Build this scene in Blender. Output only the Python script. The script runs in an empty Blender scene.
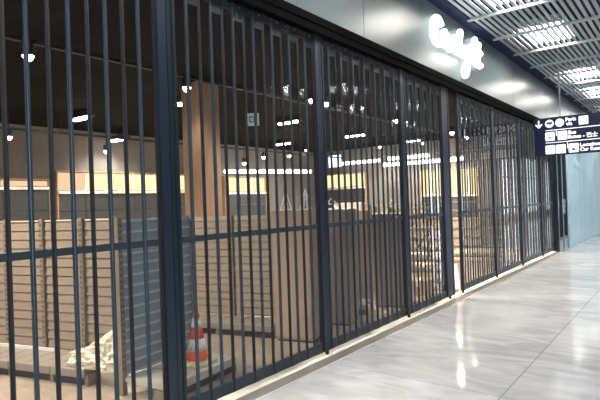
import bpy, bmesh, math, random
from mathutils import Vector, Matrix
random.seed(7)
PI = math.pi
SC = bpy.context.scene
COL = SC.collection

# ------------------------------------------------------------------ camera
H = 1.5
yaw, rl, pt = math.radians(37.6), math.radians(-2.0), math.radians(0.3)
fw = Vector((-math.sin(yaw)*math.cos(pt), math.cos(yaw)*math.cos(pt), math.sin(pt)))
r0 = Vector((math.cos(yaw), math.sin(yaw), 0)); u0 = r0.cross(fw)
rt = r0*math.cos(rl) + u0*math.sin(rl)
up = u0*math.cos(rl) - r0*math.sin(rl)
cd = bpy.data.cameras.new('camera'); cam = bpy.data.objects.new('camera', cd); COL.objects.link(cam)
M = Matrix((rt, up, -fw)).transposed().to_4x4(); M.translation = Vector((0, 0, H))
cam.matrix_world = M
cd.sensor_width = 36; cd.lens = 36*510/600; cd.clip_start = .05; cd.clip_end = 300
SC.camera = cam

# ------------------------------------------------------------------ world, exposure
W = bpy.data.worlds.new('overcast_sky'); SC.world = W; W.use_nodes = True
bg = W.node_tree.nodes['Background']
bg.inputs[0].default_value = (.74, .87, 1, 1); bg.inputs[1].default_value = 1.9
SC.view_settings.view_transform = 'Standard'; SC.view_settings.look = 'None'
SC.view_settings.gamma = 1; SC.view_settings.use_curve_mapping = False
SC.view_settings.exposure = 1.5
try:
    SC.cycles.transparent_max_bounces = 24
    SC.cycles.max_bounces = 10
    SC.cycles.sample_clamp_indirect = 6
except Exception:
    pass
CEIL_LAMP = 32.0      # corridor luminaires
SPOT_W = 120.0         # shop track spots

# ------------------------------------------------------------------ materials
def mat(name, color, rough=.5, metal=0, noise=0, nscale=8, spec=.5, emit=None, estr=0, bump=0, bscale=60, stretch=None):
    m = bpy.data.materials.new(name); m.use_nodes = True
    nt = m.node_tree; b = nt.nodes['Principled BSDF']
    b.inputs['Base Color'].default_value = (*color, 1)
    b.inputs['Roughness'].default_value = rough; b.inputs['Metallic'].default_value = metal
    b.inputs['Specular IOR Level'].default_value = spec
    if emit:
        b.inputs['Emission Color'].default_value = (*emit, 1); b.inputs['Emission Strength'].default_value = estr
    if noise or bump:
        tc = nt.nodes.new('ShaderNodeTexCoord'); mp = nt.nodes.new('ShaderNodeMapping')
        nt.links.new(tc.outputs['Object'], mp.inputs[0])
        if stretch: mp.inputs['Scale'].default_value = stretch
    if noise:
        n = nt.nodes.new('ShaderNodeTexNoise'); n.inputs['Scale'].default_value = nscale; n.inputs['Detail'].default_value = 5
        nt.links.new(mp.outputs[0], n.inputs['Vector'])
        r = nt.nodes.new('ShaderNodeValToRGB')
        r.color_ramp.elements[0].position = .3; r.color_ramp.elements[1].position = .7
        r.color_ramp.elements[0].color = (*[c*(1-noise) for c in color], 1)
        r.color_ramp.elements[1].color = (*[min(1, c*(1+noise)) for c in color], 1)
        nt.links.new(n.outputs['Fac'], r.inputs[0]); nt.links.new(r.outputs[0], b.inputs['Base Color'])
    if bump:
        n2 = nt.nodes.new('ShaderNodeTexNoise'); n2.inputs['Scale'].default_value = bscale
        nt.links.new(mp.outputs[0], n2.inputs['Vector'])
        bp = nt.nodes.new('ShaderNodeBump'); bp.inputs['Strength'].default_value = bump; bp.inputs['Distance'].default_value = .01
        nt.links.new(n2.outputs['Fac'], bp.inputs['Height']); nt.links.new(bp.outputs[0], b.inputs['Normal'])
    return m

def glass_mat(name, tint, ior=1.45, rough=.02):
    m = bpy.data.materials.new(name); m.use_nodes = True; nt = m.node_tree
    nt.nodes.remove(nt.nodes['Principled BSDF']); out = nt.nodes['Material Output']
    t = nt.nodes.new('ShaderNodeBsdfTransparent'); t.inputs[0].default_value = (*tint, 1)
    g = nt.nodes.new('ShaderNodeBsdfGlossy'); g.inputs['Roughness'].default_value = rough
    f = nt.nodes.new('ShaderNodeFresnel'); f.inputs[0].default_value = ior
    # a thin sheet reflects alike from both faces: undo the Fresnel node's inversion on back faces
    ge = nt.nodes.new('ShaderNodeNewGeometry'); mr = nt.nodes.new('ShaderNodeMapRange')
    mr.inputs[3].default_value = ior; mr.inputs[4].default_value = 1/ior
    nt.links.new(ge.outputs['Backfacing'], mr.inputs[0]); nt.links.new(mr.outputs[0], f.inputs[0])
    x = nt.nodes.new('ShaderNodeMixShader')
    nt.links.new(f.outputs[0], x.inputs[0]); nt.links.new(t.outputs[0], x.inputs[1]); nt.links.new(g.outputs[0], x.inputs[2])
    nt.links.new(x.outputs[0], out.inputs[0])
    return m

def emis(name, color, s):
    m = bpy.data.materials.new(name); m.use_nodes = True; nt = m.node_tree
    nt.nodes.remove(nt.nodes['Principled BSDF'])
    e = nt.nodes.new('ShaderNodeEmission'); e.inputs[0].default_value = (*color, 1); e.inputs[1].default_value = s
    nt.links.new(e.outputs[0], nt.nodes['Material Output'].inputs[0])
    return m

def floor_mat(name, c1, c2, rough, tile=(1.54, 1.3), off=(-1.18, 0), joint=(.25, .24, .24)):
    """polished stone slabs: big rectangular slabs, each its own shade, soft veins, thin joints"""
    m = bpy.data.materials.new(name); m.use_nodes = True; nt = m.node_tree; b = nt.nodes['Principled BSDF']
    L = nt.links.new
    tc = nt.nodes.new('ShaderNodeTexCoord')
    def node(t, **k):
        n = nt.nodes.new(t)
        for a, v in k.items(): setattr(n, a, v)
        return n
    n = node('ShaderNodeTexNoise'); n.inputs['Scale'].default_value = 1.6; n.inputs['Detail'].default_value = 9; n.inputs['Distortion'].default_value = 1.2
    mp = node('ShaderNodeMapping'); mp.inputs['Scale'].default_value = (1, 2.4, 1); mp.inputs['Rotation'].default_value = (0, 0, .5)
    L(tc.outputs['Object'], mp.inputs[0]); L(mp.outputs[0], n.inputs['Vector'])
    r = node('ShaderNodeValToRGB'); r.color_ramp.elements[0].position = .32; r.color_ramp.elements[1].position = .66
    r.color_ramp.elements[0].color = (*c1, 1); r.color_ramp.elements[1].color = (*c2, 1)
    L(n.outputs['Fac'], r.inputs[0])
    sp = node('ShaderNodeSeparateXYZ'); L(tc.outputs['Object'], sp.inputs[0])
    lines = []; cells = []
    for i in (0, 1):
        a = node('ShaderNodeMath', operation='SUBTRACT'); L(sp.outputs[i], a.inputs[0]); a.inputs[1].default_value = off[i]
        d = node('ShaderNodeMath', operation='DIVIDE'); L(a.outputs[0], d.inputs[0]); d.inputs[1].default_value = tile[i]
        fl = node('ShaderNodeMath', operation='FLOOR'); L(d.outputs[0], fl.inputs[0]); cells.append(fl)
        rd = node('ShaderNodeMath', operation='ROUND'); L(d.outputs[0], rd.inputs[0])
        df = node('ShaderNodeMath', operation='SUBTRACT'); L(d.outputs[0], df.inputs[0]); L(rd.outputs[0], df.inputs[1])
        ab = node('ShaderNodeMath', operation='ABSOLUTE'); L(df.outputs[0], ab.inputs[0])
        lt = node('ShaderNodeMath', operation='LESS_THAN'); L(ab.outputs[0], lt.inputs[0]); lt.inputs[1].default_value = (.004 if i == 0 else .0022)/tile[i]
        lines.append(lt)
    mx = node('ShaderNodeMath', operation='MAXIMUM'); L(lines[0].outputs[0], mx.inputs[0]); L(lines[1].outputs[0], mx.inputs[1])
    cb = node('ShaderNodeCombineXYZ'); L(cells[0].outputs[0], cb.inputs[0]); L(cells[1].outputs[0], cb.inputs[1])
    wn = node('ShaderNodeTexWhiteNoise'); L(cb.outputs[0], wn.inputs[0])
    mr = node('ShaderNodeMapRange'); L(wn.outputs[0], mr.inputs[0]); mr.inputs[3].default_value = .9; mr.inputs[4].default_value = 1.06
    hv = node('ShaderNodeHueSaturation'); L(r.outputs[0], hv.inputs['Color']); L(mr.outputs[0], hv.inputs['Value'])
    mixc = node('ShaderNodeMix', data_type='RGBA'); L(mx.outputs[0], mixc.inputs[0]); L(hv.outputs[0], mixc.inputs[6]); mixc.inputs[7].default_value = (*joint, 1)
    L(mixc.outputs[2], b.inputs['Base Color'])
    n2 = node('ShaderNodeTexNoise'); n2.inputs['Scale'].default_value = 3; n2.inputs['Detail'].default_value = 6; L(tc.outputs['Object'], n2.inputs['Vector'])
    m2 = node('ShaderNodeMapRange'); L(n2.outputs[0], m2.inputs[0]); m2.inputs[3].default_value = rough*.6; m2.inputs[4].default_value = rough*1.5
    L(m2.outputs[0], b.inputs['Roughness'])
    return m

MT = dict(
    floor=floor_mat('polished_stone_slabs', (.45, .465, .49), (.64, .66, .695), .075),
    shopfloor=floor_mat('shop_stone_floor', (.34, .28, .225), (.42, .35, .285), .2, (.6, .6), (.1, .2)),
    gate=mat('navy_anodised_aluminium', (.040, .056, .074), .34, .35, .12, 3, stretch=(1, 1, .15)),
    gatepost=mat('navy_post_aluminium', (.017, .031, .054), .36, .3, .1, 3, stretch=(1, 1, .15)),
    postgrey=mat('slate_fluted_aluminium', (.022, .034, .047), .33, .4, .1, 3, stretch=(1, 1, .15)),
    rubber=mat('black_rubber_gasket', (.006, .007, .010), .6, 0, .2, 30),
    pane=glass_mat('clear_polycarbonate', (.93, .94, .95), 1.35),
    glass=glass_mat('clear_glass', (.9, .94, .95)),
    chrome=mat('bright_steel', (.75, .75, .75), .2, 1, .05, 20),
    header=mat('dark_bronze_header', (.005, .0046, .0046), .9, 0, .2, 5, spec=.02),
    fascia=mat('satin_grey_metal', (.125, .157, .17), .29, .0, .05, 1.2, spec=.2),
    navy=mat('navy_edge_strip', (.008, .013, .05), .6, 0, .1, 5, spec=.15),
    slat=mat('pale_grey_slat', (.36, .41, .47), .4, .2, .04, 2),
    bar=mat('grey_cross_bar', (.42, .46, .46), .45, .1, .05, 4),
    plenum=mat('dark_plenum', (.012, .014, .03), .9, 0, .2, 2),
    cream=mat('cream_and_light_leak', (.96, .94, .87), .5, 0, .06, 8),  # its brightness also stands for light leaking under the gate
    taupe=mat('taupe_floor_border', (.27, .24, .225), .3, 0, .12, 6),
    pale=mat('pale_line', (.74, .73, .71), .3, 0, .05, 6),
    whitewall=mat('painted_white_wall', (.62, .63, .64), .5, 0, .04, 2),
    midwall=mat('charcoal_shopfront', (.05, .052, .055), .35, 0, .15, 2),
    bluewall=mat('frosted_blue_panel', (.56, .82, .96), .22, .05, .06, 1.3, stretch=(1, 3, .1)),
    bluebase=mat('brushed_grey_plinth', (.30, .36, .39), .4, .4, .05, 3),
    shopwall=mat('greige_plaster', (.19, .182, .175), .8, 0, .08, 2),
    shopceil=mat('black_shop_ceiling', (.007, .0062, .006), .9, 0, .25, 2, spec=.08),
    track=mat('black_light_track', (.02, .02, .022), .5, 0, .1, 10),
    wood=mat('warm_oak_veneer', (.40, .26, .18), .5, 0, .18, 4, stretch=(6, 6, .5)),
    gond=mat('beige_shelving_steel', (.27, .222, .182), .42, .0, .06, 3),
    gondblue=mat('daylight_tinted_shelving_steel', (.22, .26, .30), .38, .0, .06, 3),  # blue of reflected daylight put into the steel's colour
    deckgrey=mat('lit_grey_deck', (.44, .42, .395), .45, .0, .1, 4),  # corridor light on the deck put into a paler grey
    gondlip=mat('painted_lip_highlight', (.42, .44, .45), .38, .0, .06, 3),  # rib edge highlight painted as a paler lip
    gond2=mat('beige_shelving_deck', (.25, .22, .19), .4, .0, .08, 4),
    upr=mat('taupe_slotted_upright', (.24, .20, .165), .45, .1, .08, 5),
    slot=mat('dark_slot', (.02, .018, .016), .8, 0, .1, 9),
    kick=mat('slate_kick_plate', (.035, .042, .055), .45, 0, .1, 5),
    railw=mat('white_price_rail', (.70, .69, .66), .4, 0, .05, 9),
    tan=mat('tan_board', (.37, .27, .205), .6, 0, .06, 3),
    grey=mat('warm_grey_board', (.20, .175, .16), .55, 0, .06, 3),
    dark=mat('anthracite_panel', (.055, .06, .066), .4, 0, .1, 3),
    whitep=mat('white_painted_wire', (.8, .79, .77), .4, 0, .03, 9),
    plastic=mat('crumpled_cream_film', (.60, .55, .46), .4, 0, .1, 12, bump=.6, bscale=25),
    cred=mat('cone_red', (.9, .115, .065), .45, 0, .08, 14),
    cwhite=mat('cone_reflective_white', (.88, .86, .84), .35, 0, .06, 20),
    cbase=mat('cone_base_worn_yellow', (.62, .60, .30), .6, 0, .25, 25),
    ink=mat('grey_ink', (.12, .12, .13), .6, 0, .1, 20),
    carton=mat('brown_carton', (.46, .33, .21), .7, 0, .1, 6),
    signnavy=mat('sign_navy', (.008, .014, .05), .5, 0, .05, 4, spec=.2),
    signwhite=mat('sign_white_lit', (.85, .87, .9), .4, 0, .02, 9, emit=(.92, .96, 1), estr=.28),
    signdark=mat('sign_pictogram_navy', (.02, .025, .06), .4, 0, .05, 9),
    exitg=mat('exit_sign_grey_green', (.25, .33, .31), .4, 0, .05, 9, emit=(.5, .75, .68), estr=.10),
    logo=emis('logo_white_light', (.93, 1, .97), 1.3),
    lamp=emis('corridor_lamp_diffuser', (1, .93, .83), CEIL_LAMP),
    spotface=emis('spot_lens', (1, .90, .76), 14),
    linear=emis('linear_lamp_tube', (1, .97, .92), 5),
    amber=emis('amber_lit_niche', (1, .80, .42), .60),  # glow of the lit niche boards put into emission
    orange=emis('peach_lit_niche', (1, .66, .40), .42),  # tan end of the niche glow, likewise put into emission
    screen=emis('bright_screen', (.85, .93, 1), 1.2),
)

# ------------------------------------------------------------------ mesh helpers
def box(bm, x0, x1, y0, y1, z0, z1, mi=0, mtx=None):
    vs = [bm.verts.new((x, y, z)) for z in (z0, z1) for y in (y0, y1) for x in (x0, x1)]
    for f in ((0, 2, 3, 1), (4, 5, 7, 6), (0, 1, 5, 4), (2, 6, 7, 3), (0, 4, 6, 2), (1, 3, 7, 5)):
        fa = bm.faces.new([vs[i] for i in f]); fa.material_index = mi
    if mtx is not None: bmesh.ops.transform(bm, matrix=mtx, verts=vs)
    return vs

def tube(bm, p0, p1, r, n=8, mi=0, r2=None):
    p0, p1 = Vector(p0), Vector(p1); d = p1-p0
    q = d.to_track_quat('Z', 'Y').to_matrix().to_4x4(); q.translation = (p0+p1)/2
    g = bmesh.ops.create_cone(bm, cap_ends=True, segments=n, radius1=r, radius2=r if r2 is None else r2, depth=d.length, matrix=q)
    for v in g['verts']:
        for f in v.link_faces: f.material_index = mi

def polytube(bm, pts, r, n=8, closed=False):
    """swept round stroke through points with round ends"""
    pts = [Vector(p) for p in pts]; rings = []
    for i, p in enumerate(pts):
        a = pts[max(i-1, 0)]; b = pts[min(i+1, len(pts)-1)]
        t = (b-a).normalized(); x = Vector((1, 0, 0))
        if abs(t.dot(x)) > .95: x = Vector((0, 0, 1))
        s = t.cross(x).normalized(); w = s.cross(t)
        rings.append([bm.verts.new(p + (s*math.cos(k*2*PI/n) + w*math.sin(k*2*PI/n))*r) for k in range(n)])
    for a, b in zip(rings, rings[1:]):
        for k in range(n): bm.faces.new((a[k], a[(k+1) % n], b[(k+1) % n], b[k]))
    bm.faces.new(rings[0][::-1]); bm.faces.new(rings[-1])

def spline(pts, k=6):
    out = []
    P = [pts[0]] + list(pts) + [pts[-1]]
    for i in range(1, len(P)-2):
        a, b, c, d = [Vector(q) for q in P[i-1:i+3]]
        for j in range(k):
            t = j/k
            out.append(.5*((2*b) + (c-a)*t + (2*a-5*b+4*c-d)*t*t + (3*b-a-3*c+d)*t**3))
    out.append(Vector(P[-2])); return out

def lathe(bm, prof, n=24, mi=0):
    rings = [[bm.verts.new((r*math.cos(k*2*PI/n), r*math.sin(k*2*PI/n), z)) for k in range(n)] for r, z in prof]
    for a, b in zip(rings, rings[1:]):
        for k in range(n):
            f = bm.faces.new((a[k], a[(k+1) % n], b[(k+1) % n], b[k])); f.material_index = mi; f.smooth = True
    bm.faces.new(rings[0][::-1]); bm.faces.new(rings[-1])

def obj(name, bm, mats, parent=None, smooth=False, bevel=0):
    bmesh.ops.recalc_face_normals(bm, faces=bm.faces)
    me = bpy.data.meshes.new(name); bm.to_mesh(me); bm.free()
    for m in (mats if isinstance(mats, (list, tuple)) else [mats]): me.materials.append(MT[m])
    if smooth:
        for p in me.polygons: p.use_smooth = True
    o = bpy.data.objects.new(name, me); COL.objects.link(o)
    if bevel:
        b = o.modifiers.new('bevel', 'BEVEL'); b.width = bevel; b.segments = 2; b.limit_method = 'ANGLE'
    if parent is not None: o.parent = parent
    return o

def boxes(name, L, mats, parent=None, bevel=0):
    bm = bmesh.new()
    for b in L: box(bm, *b)
    return obj(name, bm, mats, parent, bevel=bevel)

def tag(o, label, cat, group=None):
    o['label'] = label; o['category'] = cat
    if group: o['group'] = group
    return o

def thing(name, label, cat, loc=(0, 0, 0), rz=0, group=None):
    o = bpy.data.objects.new(name, None); COL.objects.link(o); o.empty_display_size = .1
    o.location = loc; o.rotation_euler = (0, 0, rz)
    return tag(o, label, cat, group)

def struct(name, L, mats, bevel=0):
    o = boxes(name, L, mats, None, bevel); o['kind'] = 'structure'; return o

def dup(root, loc, rz=None, label=None, group=None):
    r = root.copy(); COL.objects.link(r); r.location = loc
    if rz is not None: r.rotation_euler = (0, 0, rz)
    if label: r['label'] = label
    if group: r['group'] = group
    for ch in list(root.children):
        c = ch.copy(); COL.objects.link(c); c.parent = r
        for g in list(ch.children):
            d = g.copy(); COL.objects.link(d); d.parent = c
    return r

FONT = None
def text(name, s, size, mtx, m, parent, depth=.002, bold=.0):
    cu = bpy.data.curves.new(name, 'FONT'); cu.body = s; cu.size = size; cu.extrude = depth; cu.offset = bold
    cu.space_character = 1.02; cu.resolution_u = 3
    t = bpy.data.objects.new(name, cu); COL.objects.link(t)
    dg = bpy.context.evaluated_depsgraph_get(); dg.update()
    me = bpy.data.meshes.new_from_object(t.evaluated_get(dg))
    bpy.data.objects.remove(t); bpy.data.curves.remove(cu)
    me.materials.clear(); me.materials.append(MT[m]); me.transform(mtx)
    o = bpy.data.objects.new(name, me); COL.objects.link(o); o.parent = parent
    return o

GX = -2.88           # plane of the folding gate
SHX0 = -10.9         # back wall of the shop
Y0, Y1 = -4.0, 42.0  # corridor ends

# ------------------------------------------------------------------ setting: corridor
struct('floor', [(-2.995, 5.2, Y0, Y1, -.1, 0)], 'floor')
struct('trim_1', [(-2.832, -2.705, Y0, 14.45, 0, .003)], 'taupe')
struct('trim_2', [(-2.705, -2.69, Y0, 14.45, 0, .0032)], 'pale')
struct('trim_3', [(-2.995, -2.832, -.8, 14.5, 0, .010)], 'cream', .004)  # light leaking under the gate painted as a cream strip
struct('trim_4', [(-2.96, -2.80, Y0, 14.5, 3.13, 3.24), (-2.98, -2.835, Y0, 14.5, 3.24, 3.31), (-2.80, -2.79, Y0, 14.5, 3.205, 3.215)], 'header')
bm = bmesh.new()
y = Y0
while y < Y1:
    box(bm, -2.98, -2.86, y+.003, min(y+3.0, Y1)-.003, 3.30, 4.30); y += 3.0
box(bm, -2.99, -2.87, Y0, Y1, 3.30, 4.30)
obj('wall_left', bm, 'fascia', bevel=.002)['kind'] = 'structure'
struct('trim_5', [(-2.86, -2.67, Y0, Y1, 4.27, 4.36)], 'navy')
struct('wall_left_upper', [(-2.98, -2.90, Y0, Y1, 4.30, 4.76), (5.2, 5.3, Y0, Y1, 4.30, 4.76)], 'plenum')
# slatted ceiling, slats run along the corridor
bm = bmesh.new(); x = -2.665
while x < 5.15:
    box(bm, x, x+.050, Y0, Y1, 4.288, 4.302); x += .093
obj('ceiling', bm, 'slat')['kind'] = 'structure'
bm = bmesh.new(); y = 8.01-1.3*9
while y < Y1:
    box(bm, -2.72, 5.2, y-.030, y+.030, 4.250, 4.288); y += 1.3
obj('trim_6', bm, 'bar')['kind'] = 'structure'
struct('ceiling.001', [(-3.0, 5.3, Y0, Y1, 4.75, 4.85)], 'plenum')
# right side: solid shopfront near the camera, glazing far ahead, unseen openings behind added for fill
struct('wall_right_front', [(5.2, 5.35, -1.5, 31, 0, 4.75)], 'shopwall')
struct('wall_right', [(5.2, 5.35, 31, Y1, 0, .35), (5.2, 5.35, 31, Y1, 3.9, 4.75), (5.2, 5.35, Y0, -1.5, 3.9, 4.75), (5.2, 5.35, Y0, -1.5, 0, .35)], 'whitewall')
bm = bmesh.new(); y = 31.0
while y <= Y1:
    box(bm, 5.21, 5.33, y-.04, y+.04, .35, 3.9); y += 1.5
for yy in (Y0+.05, -2.8): box(bm, 5.21, 5.33, yy-.04, yy+.04, .35, 3.9)
box(bm, 5.22, 5.32, 31, Y1, 2.6, 2.66)
w = obj('window_1', bm, 'midwall'); w['kind'] = 'structure'
struct('wall_far', [(-2.99, 5.35, Y1, Y1+.1, 0, 4.75)], 'shopwall')
bm = bmesh.new()
box(bm, -2.99, 5.35, Y0-.1, Y0, 0, .4); box(bm, -2.99, 5.35, Y0-.1, Y0, 3.6, 4.75)
box(bm, -2.99, -1.4, Y0-.1, Y0, .4, 3.6)
for xx in (0.4, 2, 3.6): box(bm, xx-.05, xx+.05, Y0-.1, Y0, .4, 3.6)
obj('wall_rear', bm, 'whitewall')['kind'] = 'structure'

# frosted pale blue wall beyond the gate, with its narrow glazed end bay
bm = bmesh.new(); y = 15.75
while y < Y1:
    box(bm, -2.86, -2.72, y+.004, min(y+1.25, Y1)-.004, .10, 3.30); y += 1.25
box(bm, -2.88, -2.74, 15.75, Y1, 0, 3.30)
obj('wall_left_far', bm, 'bluewall')['kind'] = 'structure'
bm = bmesh.new()
for yy in (14.52, 15.08, 15.68): box(bm, -2.86, -2.76, yy-.05, yy+.05, 0, 3.3)
box(bm, -2.86, -2.76, 14.5, 15.7, .28, .34); box(bm, -2.86, -2.76, 14.5, 15.7, 3.2, 3.3)
d1 = obj('door_1', bm, 'postgrey'); d1['kind'] = 'structure'
boxes('back_panel', [(-2.93, -2.90, 14.5, 15.74, 0, 3.3)], 'bluewall', d1)
boxes('door_plinth', [(-2.85, -2.77, 14.57, 15.63, 0, .28)], 'bluebase', d1)
boxes('pane', [(-2.82, -2.80, 14.57, 15.03, .34, 3.2), (-2.82, -2.80, 15.13, 15.63, .34, 3.2)], 'glass', d1)
boxes('door_handle', [(-2.755, -2.72, 15.16, 15.19, .95, 1.35), (-2.765, -2.75, 15.16, 15.19, .95, .99), (-2.765, -2.75, 15.16, 15.19, 1.31, 1.35)], 'chrome', d1)

# ------------------------------------------------------------------ setting: shop
struct('floor.001', [(SHX0-.1, -2.995, Y0, 15.3, -.1, 0)], 'shopfloor')
struct('wall_back', [(SHX0-.12, SHX0, Y0, 15.3, 0, 3.4)], 'shopwall')
struct('wall_end', [(SHX0, -2.99, 15.2, 15.32, 0, 3.4)], 'shopwall')
struct('wall_near', [(SHX0, -2.99, Y0-.12, Y0, 0, 3.4)], 'shopwall')
struct('ceiling.002', [(SHX0-.1, -2.99, Y0, 15.3, 3.30, 3.42)], 'shopceil')
struct('wall_left_lower', [(-2.99, -2.80, Y0, -.85, 0, 3.13)], 'midwall')
struct('wall_column', [(-5.93, -5.54, 4.92, 5.30, 0, 3.30)], 'wood', .004)
bm = bmesh.new()
for xx, zz in ((-5.25, 3.20), (-9.6, 2.98)):
    box(bm, xx-.025, xx+.025, -2, 15.0, zz, zz+.04)
    for yy in range(-1, 15, 3): tube(bm, (xx, yy, zz+.03), (xx, yy, 3.31), .008)
t = obj('trim_7', bm, 'track'); t['kind'] = 'structure'

# ------------------------------------------------------------------ corridor ceiling lights
lampbm = bmesh.new()
cl = thing('ceiling_light', 'x', 'ceiling light', (0, 0, 4.36), 0, 'lights above the slatted ceiling')
boxes('diffuser', [(-.30, .30, -.56, .56, 0, .012)], 'lamp', cl)
boxes('frame', [(-.34, -.30, -.6, .6, -.01, .10), (.30, .34, -.6, .6, -.01, .10), (-.30, .30, -.6, -.56, -.01, .10), (-.30, .30, .56, .6, -.01, .10), (-.34, .34, -.6, .6, .10, .12)], 'bar', cl)
first = True
for xx, ys in ((-1.95, (.86, 4.1, 7.33, 9.93, 13.85, 16.45, 20.3, 24.2, 29.4)), (1.6, (-2.8, 10.6, 13.85, 17.8, 22.9, 28))):  # second row is out of view, added for illumination
    for yy in ys:
        if xx > 0: lab = 'unseen ceiling light added for illumination on the window side of the corridor, ' + {-2.8: 'behind the viewer', 10.6: 'nearest of its row ahead', 13.85: 'second of its row ahead', 17.8: 'third of its row ahead', 22.9: 'fourth of its row ahead', 28: 'farthest of its row'}[yy]
        else: lab = 'white ceiling light glowing through the slats nearest the shop fascia'
        if xx < 0:
            lab = {.86: 'white ceiling light above the slats overhead, out of view before the first gate post',
                   4.1: 'white ceiling light above the slats, out of view in front of the second post',
                   20.3: 'far white ceiling light hidden behind the navy sign, nearest of the hidden ones',
                   24.2: 'far white ceiling light hidden behind the navy sign, second of the hidden ones',
                   29.4: 'farthest white ceiling light of the row beside the fascia',
                   7.33: 'white ceiling light above the slats at the top edge, nearest in view',
                   9.93: 'bright white ceiling light above the slats, up and left of the sign pole',
                   13.85: 'white ceiling light above the slats, right of the sign pole at the right edge',
                   16.45: 'small far ceiling light above the slats, just over the navy sign'}.get(yy, lab)
        if first: cl.location = (xx, yy, 4.36); cl['label'] = lab; first = False
        else: dup(cl, (xx, yy, 4.36), None, lab)
# hangers joining the lights to the slab
for o in [o for o in SC.objects if o.name.startswith('ceiling_light')]:
    boxes('hanger', [(-.2, -.19, -.01, .01, .12, .395), (.19, .2, -.01, .01, .12, .395)], 'bar', o)

# ------------------------------------------------------------------ the folding gate
LP = .1200   # panel width
FOLD = math.radians(2.6)   # each panel's turn out of the gate's line
ZB, ZT, ZM = .045, 3.126, 1.265
def panel_mesh(kind):
    """kind 0: runs from the outer (dark) fold to the inner fold, kind 1: from the inner fold to the outer one"""
    bm = bmesh.new(); s = .0125; h = .0065
    s0 = .0085 if kind == 0 else s; e = LP-(.0155 if kind == 1 else s)
    box(bm, -h, h, .0005, s0, ZB, ZT, 0)
    box(bm, -h, h, e, LP-.0005, ZB, ZT, 1 if kind == 1 else 0)
    s = s0
    box(bm, -h, h, s, e, ZB, .135, 0)
    box(bm, -.009, .009, s, e, .125, .140, 0)
    box(bm, -h, h, s, e, ZM-.022, ZM+.022, 0)
    box(bm, -h, h, s, e, 3.06 if kind == 0 else 2.985, ZT, 1)
    if kind == 0:   # round hinge knuckle on the inner fold
        tube(bm, (.004, LP, ZB+.01), (.004, LP, ZT-.01), .0065, 10, 0)
    else:           # rubber seal on the outer fold
        tube(bm, (.004, LP, ZB+.01), (.004, LP, ZT-.01), .006, 8, 1)
    return bm
def pane_mesh():
    bm = bmesh.new(); s = .008
    box(bm, -.002, .002, s, LP-s, .13, ZM-.02); box(bm, -.002, .002, s, LP-s, ZM+.02, 3.065)
    return bm
def roller_mesh():
    bm = bmesh.new()
    tube(bm, (.004, .06, ZT-.005), (.004, .06, 3.135), .006)
    tube(bm, (.022, .06, 3.10), (.006, .06, 3.10), .013, 12)
    return bm
PROT = []
for k in (0, 1):
    p = obj('gate_panel', panel_mesh(k), ['gate', 'rubber'])
    g = obj('pane', pane_mesh(), 'pane', p)
    r = obj('roller', roller_mesh(), 'chrome', p)
    PROT.append([p, [g, r], False])

def place_panel(gate, y, span, kind):
    ang = FOLD
    P = PROT[kind]
    if not P[2]:
        o = P[0]; P[2] = True
    else:
        o = P[0].copy(); COL.objects.link(o)
        for c in P[1]:
            d = c.copy(); COL.objects.link(d); d.parent = o
    o.parent = gate
    k = span/math.cos(ang)/LP
    o.scale = (1, k, 1)
    amp = math.sin(ang)*LP*k/2
    if kind == 0: o.location = (amp, y, 0); o.rotation_euler = (0, 0, ang)
    else: o.location = (-amp, y, 0); o.rotation_euler = (0, 0, -ang)

def bay(gate, a, b, start=0, period=.2385):
    n = max(1, round((b-a)/(period/2)))
    s = (b-a)/n
    for i in range(n): place_panel(gate, a+i*s, s, (i+start) % 2)

def post(gate, a, b, tall=3.13, low=.05):
    """locking post: a flat navy profile and a fluted slate profile side by side"""
    m = a + (b-a)*.5
    bm = bmesh.new()
    box(bm, -.022, .016, a, a+.012, low, tall, 2)
    box(bm, -.022, .026, a+.012, m, low, tall, 0)
    box(bm, -.02, .008, m, m+.008, low, tall, 2)
    k = (b-m-.008)/3
    for i in range(3):
        box(bm, -.022, .022-.007*(i == 1), m+.008+i*k+.001, m+.008+(i+1)*k-.001, low, tall, 1)
        box(bm, -.02, .006, m+.008+(i+1)*k-.001, m+.008+(i+1)*k+.001, low, tall, 2)
    tube(bm, (0, (a+b)/2, 0.008), (0, (a+b)/2, low+.01), .018, 12, 2)
    return obj('post', bm, ['gatepost', 'postgrey', 'rubber'], gate)

g1 = thing('folding_gate', 'long near folding gate of glazed navy panels, closing the shopfront left of the gap', 'folding gate', (GX, 0, 0))
bay(g1, -0.740, 2.167, 0)
post(g1, 2.169, 2.336)
bay(g1, 2.338, 4.009, 0)
post(g1, 4.011, 4.168)
bay(g1, 4.170, 5.823, 0)
post(g1, 5.825, 5.986)
bay(g1, 5.988, 7.135, 0)
post(g1, 7.137, 7.440)
post(g1, -0.820, -0.742)
g2 = thing('folding_gate', 'far folding gate of glazed navy panels right of the gap, behind the hanging sign', 'folding gate', (GX, 0, 0))
post(g2, 7.787, 7.848)
bay(g2, 7.850, 9.483, 0)
post(g2, 9.485, 9.627)
bay(g2, 9.629, 11.300, 1)
post(g2, 11.302, 11.440)
bay(g2, 11.442, 13.120, 1)
post(g2, 13.122, 13.260)
bay(g2, 13.262, 14.400, 1)
post(g2, 14.402, 14.460)

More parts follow.
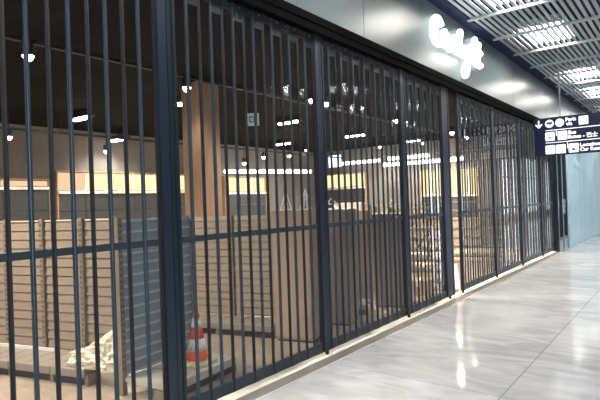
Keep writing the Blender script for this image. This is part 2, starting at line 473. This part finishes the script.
# ------------------------------------------------------------------ lit script sign on the fascia
lg = thing('shop_sign', 'glowing white script lettering on the grey fascia above the gate', 'sign', (-2.86, 6.80, 3.69))
S = [  # strokes in (along, up) metres, cursive, one child per letter
    [(.34, .30), (.24, .37), (.10, .35), (.01, .22), (.03, .06), (.15, 0), (.28, .02), (.38, .08)],
    [(.08, .34), (.12, .22), (.10, .08)],
    [(.36, .06), (.40, .20), (.44, .24), (.48, .20), (.46, .06), (.52, .04), (.58, .12)],
    [(.56, .22), (.58, .04), (.66, .03), (.71, .20), (.71, .05), (.78, .06)],
    [(.78, .05), (.80, .22), (.86, .24), (.90, .18), (.90, .04), (.97, .06)],
    [(1.02, .05), (1.06, .25), (1.12, .37), (1.07, .38), (1.06, .18), (1.09, .04), (1.18, .06)],
    [(1.20, .20), (1.22, .08), (1.32, .06), (1.40, .22), (1.40, .0), (1.36, -.18), (1.26, -.27), (1.20, -.20), (1.32, -.08), (1.46, .04)],
    [(1.46, .06), (1.52, .24), (1.60, .26), (1.60, .14), (1.50, .06), (1.58, .02), (1.68, .06)],
    [(1.70, .06), (1.76, .26), (1.80, .42), (1.74, .40), (1.72, .16), (1.78, .03), (1.88, .06)],
    [(1.88, .08), (1.92, .26), (1.98, .38), (1.93, .36), (1.90, .14), (1.96, .02), (2.06, .05)],
    [(1.84, .24), (1.96, .26), (2.06, .24)],
]
for s in S:
    bm = bmesh.new(); polytube(bm, spline([(.055, a, b) for a, b in s], 5), .045, 8)
    obj('letter', bm, 'logo', lg, smooth=True)
bm = bmesh.new()
for a in (.15, .6, 1.1, 1.55, 1.95): tube(bm, (-.001, a, .06), (.05, a, .06), .008)
obj('standoff', bm, 'bar', lg)

# ------------------------------------------------------------------ hanging direction sign
SX, SY, SZ = -2.78, 12.28, 2.345
hs = thing('hanging_sign', 'navy hanging direction sign with white pictograms and a down arrow', 'sign', (SX, SY, SZ))
SWd, SHt = 3.2, .835
boxes('board', [(0, SWd, 0, .10, 0, SHt)], 'signnavy', hs, .004)
for xx in (.54, 2.75):
    bm = bmesh.new()
    tube(bm, (xx, .05, SHt-.005), (xx, .05, 4.752-SZ), .017, 10)
    tube(bm, (xx, .05, SHt-.002), (xx, .05, SHt+.03), .035, 12)
    obj('pole', bm, 'slat', hs)
RX = Matrix.Rotation(PI/2, 4, 'X')
def put(u, v): return Matrix.Translation((u, -.004, v)) @ RX
def flat(name, polys, m, y=-.004, th=.004):
    bm = bmesh.new()
    for pts in polys:
        a = [bm.verts.new((u, y, v)) for u, v in pts]; b = [bm.verts.new((u, y+th, v)) for u, v in pts]
        bm.faces.new(a); bm.faces.new(b[::-1])
        for i in range(len(pts)): bm.faces.new((a[i], b[i], b[(i+1) % len(pts)], a[(i+1) % len(pts)]))
    return obj(name, bm, m, hs)
def circ(u, v, r, n=28): return [(u+r*math.cos(i*2*PI/n), v+r*math.sin(i*2*PI/n)) for i in range(n)]
def rsq(u, v, h, r=.02):
    o = []
    for cx, cy, a0 in ((1, 1, 0), (-1, 1, 90), (-1, -1, 180), (1, -1, 270)):
        for k in range(5):
            a = math.radians(a0+k*22.5); o.append((u+cx*(h-r)+r*math.cos(a), v+cy*(h-r)+r*math.sin(a)))
    return o
R1, R2, R3 = .70, .418, .128
flat('arrow', [[(.094, .79), (.124, .79), (.124, .675), (.165, .715), (.185, .695), (.109, .615), (.033, .695), (.053, .715), (.094, .675)]], 'signwhite')
p = flat('round_pictogram', [circ(.326, R1, .088)], 'signwhite')
flat('pictogram_mark', [[(.268, .69), (.384, .69), (.384, .735), (.268, .735)], [(.290, .665), (.362, .665), (.362, .68), (.290, .68)]], 'signdark', -.006).parent = p
p = flat('round_pictogram', [circ(.531, R1, .088)], 'signwhite')
text('pictogram_mark', 'B', .12, Matrix.Translation((.497, -.006, R1-.042)) @ RX, 'pale', p, .001)
text('lettering', 'Paris', .105, put(.645, .715), 'signwhite', hs, .002, .004)
text('lettering', 'via', .105, put(.66, .625), 'signwhite', hs, .002, .004)
p = flat('square_pictogram', [rsq(.99, R1, .09)], 'signwhite')
flat('pictogram_mark', [[(.975, .66), (1.005, .66), (1.005, .74), (.975, .74)]], 'pale', -.006).parent = p
for (u, v) in ((.329, R2), (.578, R2)):
    p = flat('square_pictogram', [rsq(u, v, .095)], 'signwhite')
    flat('pictogram_mark', [[(u-.035, v-.045), (u+.035, v-.045), (u+.035, v-.015), (u-.035, v-.015)]] if u < .4 else
         [[(u-.01, v-.03), (u+.045, v+.015), (u+.02, v+.02), (u-.02, v-.01)]], 'signdark', -.006).parent = p
text('lettering', 'Bus', .105, put(.69, .432), 'signwhite', hs, .002, .004)
text('lettering', 'Buses - 巴士', .105, put(.69, .338), 'signwhite', hs, .002, .004)
for (u, v) in ((.327, R3), (.536, R3), (.787, R3)):
    p = flat('square_pictogram', [rsq(u, v, .097)], 'signwhite')
    if u > .7:
        flat('pictogram_mark', [[(u-.035, v-.05), (u+.03, v-.05), (u+.03, v-.02), (u+.012, v-.005), (u-.018, v-.005), (u-.035, v-.02)]], 'signdark', -.006).parent = p
text('lettering', 'Locations', .105, put(.905, .145), 'signwhite', hs, .002, .004)
text('lettering', 'Car Rental', .105, put(.905, .048), 'signwhite', hs, .002, .004)
flat('divider', [[(.245, .545), (3.1, .545), (3.1, .56), (.245, .56)], [(.45, .42), (.465, .42), (.465, .545), (.45, .545)]], 'signwhite')
flat('divider', [[(.24, .272), (3.1, .272), (3.1, .287), (.24, .287)], [(.663, .13), (.678, .13), (.678, .272), (.663, .272)]], 'signwhite')

# ------------------------------------------------------------------ shelving units (gondolas)
GM = ['gond']
def gondola(label, loc, ang, xs, depth=.42, h=1.42, rail=False, group='empty shelving units behind the gate', backs=None, ribs=.0885):
    """local x along the front, y towards the back, xs = upright positions"""
    t = thing('shelving_unit', label, 'shelving', loc, ang, group)
    for i, (a, b) in enumerate(zip(xs, xs[1:])):
        if backs is None or backs[i]:
            bm = bmesh.new(); z = .15
            while z < h-.02:
                z1 = min(z+ribs, h-.005)
                vs = box(bm, a+.012, b-.012, depth, depth+.02, z+.012, z1)
                for v in vs:
                    if v.co.y < depth+.01 and v.co.z > z+.02: v.co.y += .011
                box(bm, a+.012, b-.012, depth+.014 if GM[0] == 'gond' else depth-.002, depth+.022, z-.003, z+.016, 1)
                z += ribs
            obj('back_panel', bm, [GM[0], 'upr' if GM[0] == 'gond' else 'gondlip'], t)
        bm = bmesh.new()
        box(bm, a+.004, b-.004, .0, depth-.01, .105, .14)
        box(bm, a+.004, b-.004, .0, .012, .075, .105)
        for q in (.33, .66): box(bm, a+(b-a)*q-.008, a+(b-a)*q+.008, .05, depth-.04, .14, .143, 1)
        obj('base_deck', bm, ['gond2' if GM[0] == 'gond' else 'deckgrey', 'upr'], t, bevel=.002)
        boxes('kick_plate', [(a+.01, b-.01, .045, .06, 0, .105)], 'kick', t)
    for a in xs:
        bm = bmesh.new(); box(bm, a-.022, a+.022, depth-.025, depth+.03, 0, h+.01, 0)
        z = .2
        while z < h-.03:
            for s in (-.009, .009): box(bm, a+s-.003, a+s+.003, depth-.0265, depth-.024, z, z+.028, 1)
            z += .05
        obj('upright', bm, ['upr', 'slot'], t)
        boxes('foot', [(a-.02, a+.02, .02, .12, 0, .10)], 'upr', t)
    if rail:
        boxes('price_rail', [(xs[0], xs[-1]-.75, depth-.05, depth-.03, .14, .168)], 'railw', t)
    return t
A1 = math.radians(15.6)
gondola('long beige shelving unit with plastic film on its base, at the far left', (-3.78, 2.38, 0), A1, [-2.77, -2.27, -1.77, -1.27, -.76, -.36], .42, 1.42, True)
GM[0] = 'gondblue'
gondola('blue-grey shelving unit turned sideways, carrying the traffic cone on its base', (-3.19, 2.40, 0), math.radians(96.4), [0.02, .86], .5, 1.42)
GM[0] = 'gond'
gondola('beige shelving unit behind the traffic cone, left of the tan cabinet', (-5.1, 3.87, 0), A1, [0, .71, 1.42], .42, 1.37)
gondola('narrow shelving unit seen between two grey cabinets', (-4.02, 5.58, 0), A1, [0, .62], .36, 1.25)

# ------------------------------------------------------------------ cabinets (plain boards)
def cabinet(label, loc, ang, w, d, h, m, cat='cabinet'):
    t = thing('display_cabinet', label, cat, loc, ang, 'plain board cabinets behind the gate')
    boxes('body', [(0, w, 0.02, d, .02, h-.02)], m, t, .003)
    boxes('top', [(-.006, w+.006, -.004, d, h-.02, h)], m, t, .003)
    boxes('front_panel', [(.002, w/2-.002, 0, .02, .05, h-.022), (w/2+.002, w-.002, 0, .02, .05, h-.022)] if w > .6 else [(.002, w-.002, 0, .02, .05, h-.022)], m, t, .002)
    boxes('plinth', [(.01, w-.01, .03, d-.01, 0, .05)], 'kick', t)
    return t
cabinet('tall tan board cabinet just left of the second gate post', (-3.65, 4.22, 0), A1, .43, .45, 1.42, 'tan')
cabinet('grey board cabinet just right of the second gate post', (-3.78, 5.03, 0), A1, .50, .45, 1.40, 'grey')
cabinet('wide dark grey cabinet left of the third gate post', (-3.58, 6.28, 0), A1, .44, .5, 1.30, 'grey')
cabinet('tan low counter standing behind the dark grey cabinet', (-4.95, 6.9, 0), A1, .8, .45, 1.34, 'tan')

# ------------------------------------------------------------------ open racks with white boards near the gap
def rack(label, loc, ang, L, d, n, h):
    t = thing('open_rack', label, 'rack', loc, ang, 'open racks near the gap')
    for i in range(n):
        z = .12 + i*(h-.16)/(n-1)
        boxes('shelf', [(0.02, L-.02, .02, d-.02, z, z+.04)], 'gond2', t, .002)
    for xx in (0, L-.04):
        for yy in (0, d-.04):
            boxes('leg', [(xx, xx+.04, yy, yy+.04, 0, h)], 'kick', t)
    bm = bmesh.new()
    tube(bm, (.03, d-.01, .2), (L-.03, d-.01, h-.1), .008)
    obj('brace', bm, 'kick', t)
    return t
rack('open rack of pale shelves behind the last bay before the gap', (-4.0, 7.6, 0), A1, .85, .45, 8, 1.36)
rack('open rack of pale shelves seen through the gap between the gates', (-5.35, 9.3, 0), A1, 1.2, .5, 8, 1.40)
rack('farthest open rack of pale shelves, behind the far gate', (-4.5, 11.4, 0), A1, 1.2, .5, 7, 1.40)
# cartons and goods
def carton(label, loc, ang, w, d, h, m='carton'):
    t = thing('carton', label, 'box', loc, ang)
    boxes('body', [(0, w, 0, d, 0, h)], m, t, .004)
    boxes('tape', [(w/2-.025, w/2+.025, -.001, d+.001, h*.6, h+.001)], 'cream', t)
    return t
carton('brown carton on the floor in front of the rack by the gap', (-3.55, 7.25, 0), A1, .34, .28, .24)
carton('brown carton on the floor behind the gap between the gates', (-4.15, 8.75, 0), A1, .4, .3, .28)

bd = thing('floor_light_strip', 'pale strip added for the bright-lit shop floor, seen end-on through the gap', 'board', (-3.06, 7.92, 0), math.radians(111.5))  # stands in for bright light on the shop floor
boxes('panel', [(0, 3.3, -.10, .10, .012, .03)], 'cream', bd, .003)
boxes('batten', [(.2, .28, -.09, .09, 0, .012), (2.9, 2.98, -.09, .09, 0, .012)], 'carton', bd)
# ------------------------------------------------------------------ white wire stands on the cabinets
def stand(label, loc, ang, w, h):
    t = thing('wire_stand', label, 'stand', loc, ang, 'white wire stands on the cabinets')
    bm = bmesh.new()
    for yy in (-.05, .05):
        tube(bm, (-w/2, yy, .006), (0, 0, h), .006); tube(bm, (w/2, yy, .006), (0, 0, h), .006)
    obj('frame', bm, 'whitep', t)
    bm = bmesh.new()
    tube(bm, (-w/2, -.05, .006), (w/2, -.05, .006), .006); tube(bm, (-w/2, .05, .006), (w/2, .05, .006), .006)
    tube(bm, (-w/4, -.026, h*.5), (w/4, -.026, h*.5), .005)
    obj('cross_bar', bm, 'whitep', t)
    return t
stand('white wire A-shaped stand on the tan cabinet, at its left end', (-3.62, 4.44, 1.42), A1, .09, .22)
stand('white wire A-shaped stand on the tan cabinet, beside the gate post', (-3.36, 4.46, 1.42), A1, .09, .23)
stand('wide white wire stand on the grey cabinet right of the second post', (-3.55, 5.25, 1.40), A1, .26, .14)
stand('white wire stand on top of the dark grey cabinet by the third post', (-3.40, 6.55, 1.30), A1, .16, .2)
carton('pale grey box on the far tan counter, behind the grey cabinet', (-4.8, 7.12, 1.34), A1, .5, .28, .13, 'railw')

# ------------------------------------------------------------------ traffic cone on the sideways unit's base
cx, cy = -3.46, 2.95
cn = thing('traffic_cone', 'red and white striped traffic cone standing on the shelving base', 'traffic cone', (cx, cy, .144), math.radians(12))
HC = .46
def cr(z): return .094*(1-z/HC)*.86 + .019
bm = bmesh.new()
lathe(bm, [(cr(z)-.004, z) for z in (.02, HC*.25, HC*.5, HC*.75)] + [(cr(HC)-.004, HC)], 28)
obj('body', bm, 'cred', cn, smooth=True)
def band(a, b, m, name, e=.0):
    bm = bmesh.new(); lathe(bm, [(cr(a)+e, a), (cr((a+b)/2)+e, (a+b)/2), (cr(b)+e, b)], 28); return obj(name, bm, m, cn)
band(.022, .112, 'cred', 'sleeve', .001)
wb = band(.112, .212, 'cwhite', 'reflective_band', .002)
band(.212, .312, 'cred', 'sleeve', .001)
band(.312, .388, 'cwhite', 'reflective_band', .002)
band(.388, .462, 'cred', 'sleeve', .001)
bm = bmesh.new()
for k in range(7):   # small hand-drawn mark on the lower white band
    a = math.radians(-95+k*7); z = .15 + .02*((k*37) % 3-1); q = cr(z)+.004
    tube(bm, (q*math.cos(a), q*math.sin(a), z-.012), (q*math.cos(a+.06), q*math.sin(a+.06), z+.014), .0022, 5)
obj('scribble', bm, 'ink', wb)
bm = bmesh.new()
prof = [(.142, .0), (.142, .018), (.125, .028), (.104, .032)]
vr = []
for r, z in prof:
    ring = []
    for k in range(32):
        a = k*2*PI/32; c, s = math.cos(a), math.sin(a)
        q = r/max(abs(c), abs(s)) if z < .03 else r
        q = min(q, r*1.22)
        ring.append(bm.verts.new((q*c, q*s, z+.003*math.sin(5*a))) if z > 0 else bm.verts.new((q*c, q*s, 0)))
    vr.append(ring)
for a, b in zip(vr, vr[1:]):
    for k in range(32): bm.faces.new((a[k], a[(k+1) % 32], b[(k+1) % 32], b[k]))
bm.faces.new(vr[0][::-1]); bm.faces.new(vr[-1])
obj('base', bm, 'cbase', cn)

# ------------------------------------------------------------------ heap of plastic film on the first unit's base
from mathutils import noise as N
def heap(name, label, loc, ang, seed):
    """crumpled film: a lumpy body with a low tail, creased by ridged noise, flat underneath"""
    bm = bmesh.new()
    bmesh.ops.create_icosphere(bm, subdivisions=5, radius=1)
    for v in bm.verts:
        p = v.co.copy(); q = p*1.35+Vector((seed, 0, 0))
        r = .80 + .34*N.noise(q) + .26*(.5-abs(N.noise(q*2.1))) + .20*(.4-abs(N.noise(q*4.7))) + .10*(.4-abs(N.noise(q*9.5)))
        c = p*r
        x = c.x*.31; y = c.y*.17; z = c.z*.245
        if c.x < 0: x *= 1.5; z *= max(.28, 1+c.x*.72)          # tail towards the left
        z = z+.05
        if z < 0: z = 0; x *= 1.04; y *= 1.05
        v.co = (x+.05, y, max(0, z))
    o = obj(name, bm, 'plastic'); o.location = loc; o.rotation_euler = (0, 0, ang)
    return tag(o, label, 'plastic film')
heap('plastic_film', 'crumpled heap of cream plastic film lying on the base of the left shelving', (-4.08, 2.48, .1435), A1, 3.3)

# ------------------------------------------------------------------ lit wall displays at the back and at the end
def display(label, loc, ang, L, z0, z1, dz0, m='amber', n=3, first=None):
    """wall display: row of glowing panels for the lit niche over a ledge, dark doors below; local x along the wall, front at y=0 facing -y"""
    t = thing('wall_display', label, 'wall display', loc, ang, 'lit wall displays')
    for i in range(n):
        a, b = L*i/n, L*(i+1)/n
        boxes('light_panel', [(a+.012, b-.012, .03, .06, z0+.02, z1-.02)], first if (first and i == 0) else m, t)
        boxes('door', [(a+.006, b-.006, .0, .03, dz0, (dz0+z0)/2-.01), (a+.006, b-.006, .0, .03, (dz0+z0)/2, z0-.08)], 'dark', t)
        boxes('mullion', [(a-.006, a+.006, .0, .06, z0, z1)], 'cream', t)
    boxes('ledge', [(0, L, -.04, .06, z0-.06, z0)], 'cream', t, .003)
    boxes('frame', [(0, L, .06, .12, 0, z1+.02), (-.03, 0, -.02, .12, 0, z1+.02), (L, L+.03, -.02, .12, 0, z1+.02), (0, L, -.0, .06, z1, z1+.03)], 'wood', t)
    boxes('plinth', [(0, L, .0, .06, 0, dz0-.01)], 'gond', t)
    return t
BW = SHX0+.13
HP = PI/2
# along the back wall the local x axis runs along +y, front faces +x
display('long wall display with amber glowing panels on the back wall, left of the oak column', (BW, 5.5, 0), HP, 3.75, 1.93, 2.35, 1.05, 'amber', 6, 'orange')
display('short wall display with amber panels on the back wall, right of the oak column', (BW, 10.45, 0), HP, 1.75, 1.88, 2.33, 1.15, 'amber', 3)
display('dim wall display with a thin peach light at the left edge of the view', (BW, 2.6, 0), HP, 2.7, 2.02, 2.16, 1.05, 'orange', 3)
EW = 15.07
display('wall display with amber panels at the left end of the end wall', (-10.5, EW, 0), 0, 1.7, 1.98, 2.45, 1.1, 'amber', 3)
display('narrow amber display at the middle of the end wall, left of the gap', (-6.75, EW, 0), 0, .62, 1.62, 2.36, .9, 'amber', 2)
display('narrow amber display on the end wall, seen through the gap', (-5.8, EW, 0), 0, .80, 1.58, 2.36, .9, 'amber', 3)
sc_ = thing('wall_screen', 'bright rectangular screen high on the end wall beside the second post', 'screen', (-10.3, 15.16, 2.72))
boxes('panel', [(0, .52, -.02, 0.0, 0, .42)], 'screen', sc_)
boxes('frame', [(-.02, .54, -.0, .04, -.02, .44), (.25, .27, -.026, 0, 0, .42)], 'dark', sc_)

# ------------------------------------------------------------------ shop lamps
def linear(label, p0, p1):
    p0, p1 = Vector(p0), Vector(p1); d = p1-p0; L = d.length
    t = thing('linear_lamp', label, 'lamp', p0, math.atan2(d.y, d.x), 'white linear lamps in the shop')
    bm = bmesh.new(); tube(bm, (.02, 0, 0), (L-.02, 0, 0), .05, 12)
    obj('tube', bm, 'linear', t)
    boxes('housing', [(0, L, -.05, .05, .045, .075)], 'bar', t)
    bm = bmesh.new()
    for q in (.15, .85): tube(bm, (L*q, 0, .07), (L*q, 0, 3.2995-p0.z), .004)
    obj('cable', bm, 'track', t)
linear('long white linear lamp hanging in front of the back wall, right of the oak column', (-10.55, 10.2, 2.46), (-9.45, 12.9, 2.46))
linear('white linear lamp along the end wall, left half of the upper row', (-9.6, 14.7, 2.78), (-8.0, 14.7, 2.78))
linear('white linear lamp along the end wall, right half of the upper row', (-7.7, 14.7, 2.80), (-6.3, 14.7, 2.80))
linear('white linear lamp along the end wall, in the lower row', (-7.8, 14.5, 2.60), (-5.2, 14.5, 2.60))

def beam(t, w):
    ld = bpy.data.lights.new('spot_beam', 'SPOT'); ld.energy = w; ld.color = (1, .86, .68)
    ld.spot_size = math.radians(150); ld.spot_blend = .6; ld.shadow_soft_size = .12
    lo = bpy.data.objects.new('spot_beam', ld); COL.objects.link(lo); lo.parent = t; lo.location = (0, 0, -.06)

def spot(label, x, y, z=3.15, top=3.302, wide=False, first=[None, None]):
    """track spot: bracket, can and glowing lens; carries its own lamp"""
    k = 1 if wide else 0
    if first[k] is None:
        t = thing('downlight' if wide else 'track_spot', label, 'spotlight', (x, y, z), 0, 'recessed multi-lens downlights' if wide else 'round spotlights in the shop')
        if wide:
            boxes('housing', [(-.30, .30, -.09, .09, .03, .12)], 'track', t, .005)
            bm = bmesh.new()
            for q in (-.2, 0, .2): tube(bm, (q, 0, .0), (q, 0, .031), .075, 16)
            obj('lens', bm, 'spotface', t)
        else:
            bm = bmesh.new(); tube(bm, (0, 0, .012), (0, 0, .13), .058, 16, 0); obj('can', bm, 'track', t)
            bm = bmesh.new(); tube(bm, (0, 0, .0), (0, 0, .013), .054, 16)
            bmesh.ops.create_uvsphere(bm, u_segments=14, v_segments=8, radius=.046, matrix=Matrix.Translation((0, 0, 0)))
            obj('lens', bm, 'spotface', t)
        first[k] = t
    else:
        t = first[k].copy(); COL.objects.link(t); t.location = (x, y, z); t['label'] = label
        for ch in list(first[k].children):
            if ch.type == 'MESH' and not ch.name.startswith('stem'):
                c = ch.copy(); COL.objects.link(c); c.parent = t
    hb = .12 if wide else .13
    bm = bmesh.new(); tube(bm, (0, 0, hb-.005), (0, 0, top-z), .010); obj('stem', bm, 'track', t)
    return t
for (x, y, z, lab) in (
    (-5.25, 2.42, 3.06, 'round white spotlight on the near track, at the upper left of the view'),
    (-5.25, -1.2, 3.06, 'unseen spotlight added to light the shelving, beyond the left edge of the view'),  # three spots out of view, added for the shelving fronts
    (-5.25, .1, 3.06, 'unseen spotlight added to light the shelving, just beyond the left edge of the view'),
    (-5.25, 1.2, 3.06, 'unseen spotlight added to light the shelving, first beyond the left edge of the view'),
    (-5.25, 4.45, 3.06, 'round white spotlight on the near track, just right of the first gate post'),
    (-4.85, 6.70, 3.15, 'round white spotlight just left of the second gate post'),
    (-4.85, 7.11, 3.15, 'round white spotlight just right of the second gate post'),
    (-4.90, 9.76, 3.15, 'round white spotlight high up left of the third gate post'),
    (-7.69, 14.17, 3.15, 'round white spotlight deep in the shop, left of the third gate post'),
    (-6.32, 14.31, 3.15, 'round white spotlight deep in the shop, left of the gap'),
    (-4.84, 12.77, 3.15, 'round white spotlight seen through the gap, the upper one'),
    (-4.93, 14.10, 3.15, 'round white spotlight behind the far gate, right of the gap'),
    (-9.6, 4.05, 2.84, 'round white spotlight on the rear track, at the left edge'),
    (-9.6, 5.95, 2.70, 'round white spotlight on the rear track, over the long amber display'),
    (-9.6, 8.05, 2.70, 'round white spotlight on the rear track, left of the oak column'),
    (-9.6, 10.05, 2.62, 'round white spotlight on the rear track, first right of the oak column'),
    (-9.6, 10.85, 2.82, 'round white spotlight on the rear track, second right of the oak column'),
    (-9.6, 12.0, 2.92, 'round white spotlight on the rear track, third right of the oak column'),
    (-9.46, 12.7, 3.12, 'round white spotlight on the rear track, beside the second gate post'),
    ):
    t = spot(lab, x, y, z)
    beam(t, SPOT_W*(.25 if x < -9 else .12 if 4 < y < 5 else 1.0))
for (x, y, z, lab) in (
    (-8.8, 4.98, 3.16, 'wide ceiling downlight over the left of the shop, above the amber display'),
    (-10.3, 6.7, 3.05, 'wide ceiling downlight near the back wall, left of the first gate post'),
    (-6.59, 5.45, 3.16, 'wide ceiling downlight just right of the first gate post'),
    (-6.63, 8.33, 3.16, 'wide ceiling downlight left of the second gate post, nearer one'),
    (-9.13, 11.21, 3.16, 'wide ceiling downlight left of the second gate post, farther one'),
    (-6.88, 11.36, 3.16, 'wide ceiling downlight right of the second gate post'),
    (-6.2, 13.3, 3.1, 'wide ceiling downlight by the end wall, seen near the gap'),
    ):
    t = spot(lab, x, y, z, 3.302, True)
    beam(t, SPOT_W*(.5 if x < -8 else 1.6))

# ------------------------------------------------------------------ small exit sign hanging in the shop
ex = thing('exit_sign', 'small grey-green exit sign hanging from the dark shop ceiling', 'sign', (-6.78, 7.2, 3.02), math.radians(38))
boxes('board', [(0, .24, 0, .03, 0, .24)], 'exitg', ex, .003)
boxes('pictogram', [(.05, .19, -.004, 0, .06, .085), (.05, .19, -.004, 0, .155, .18), (.05, .075, -.004, 0, .085, .155), (.12, .19, -.004, 0, .108, .132)], 'dark', ex)
bm = bmesh.new(); tube(bm, (.12, .015, .238), (.12, .015, .283), .006); obj('stem', bm, 'track', ex)
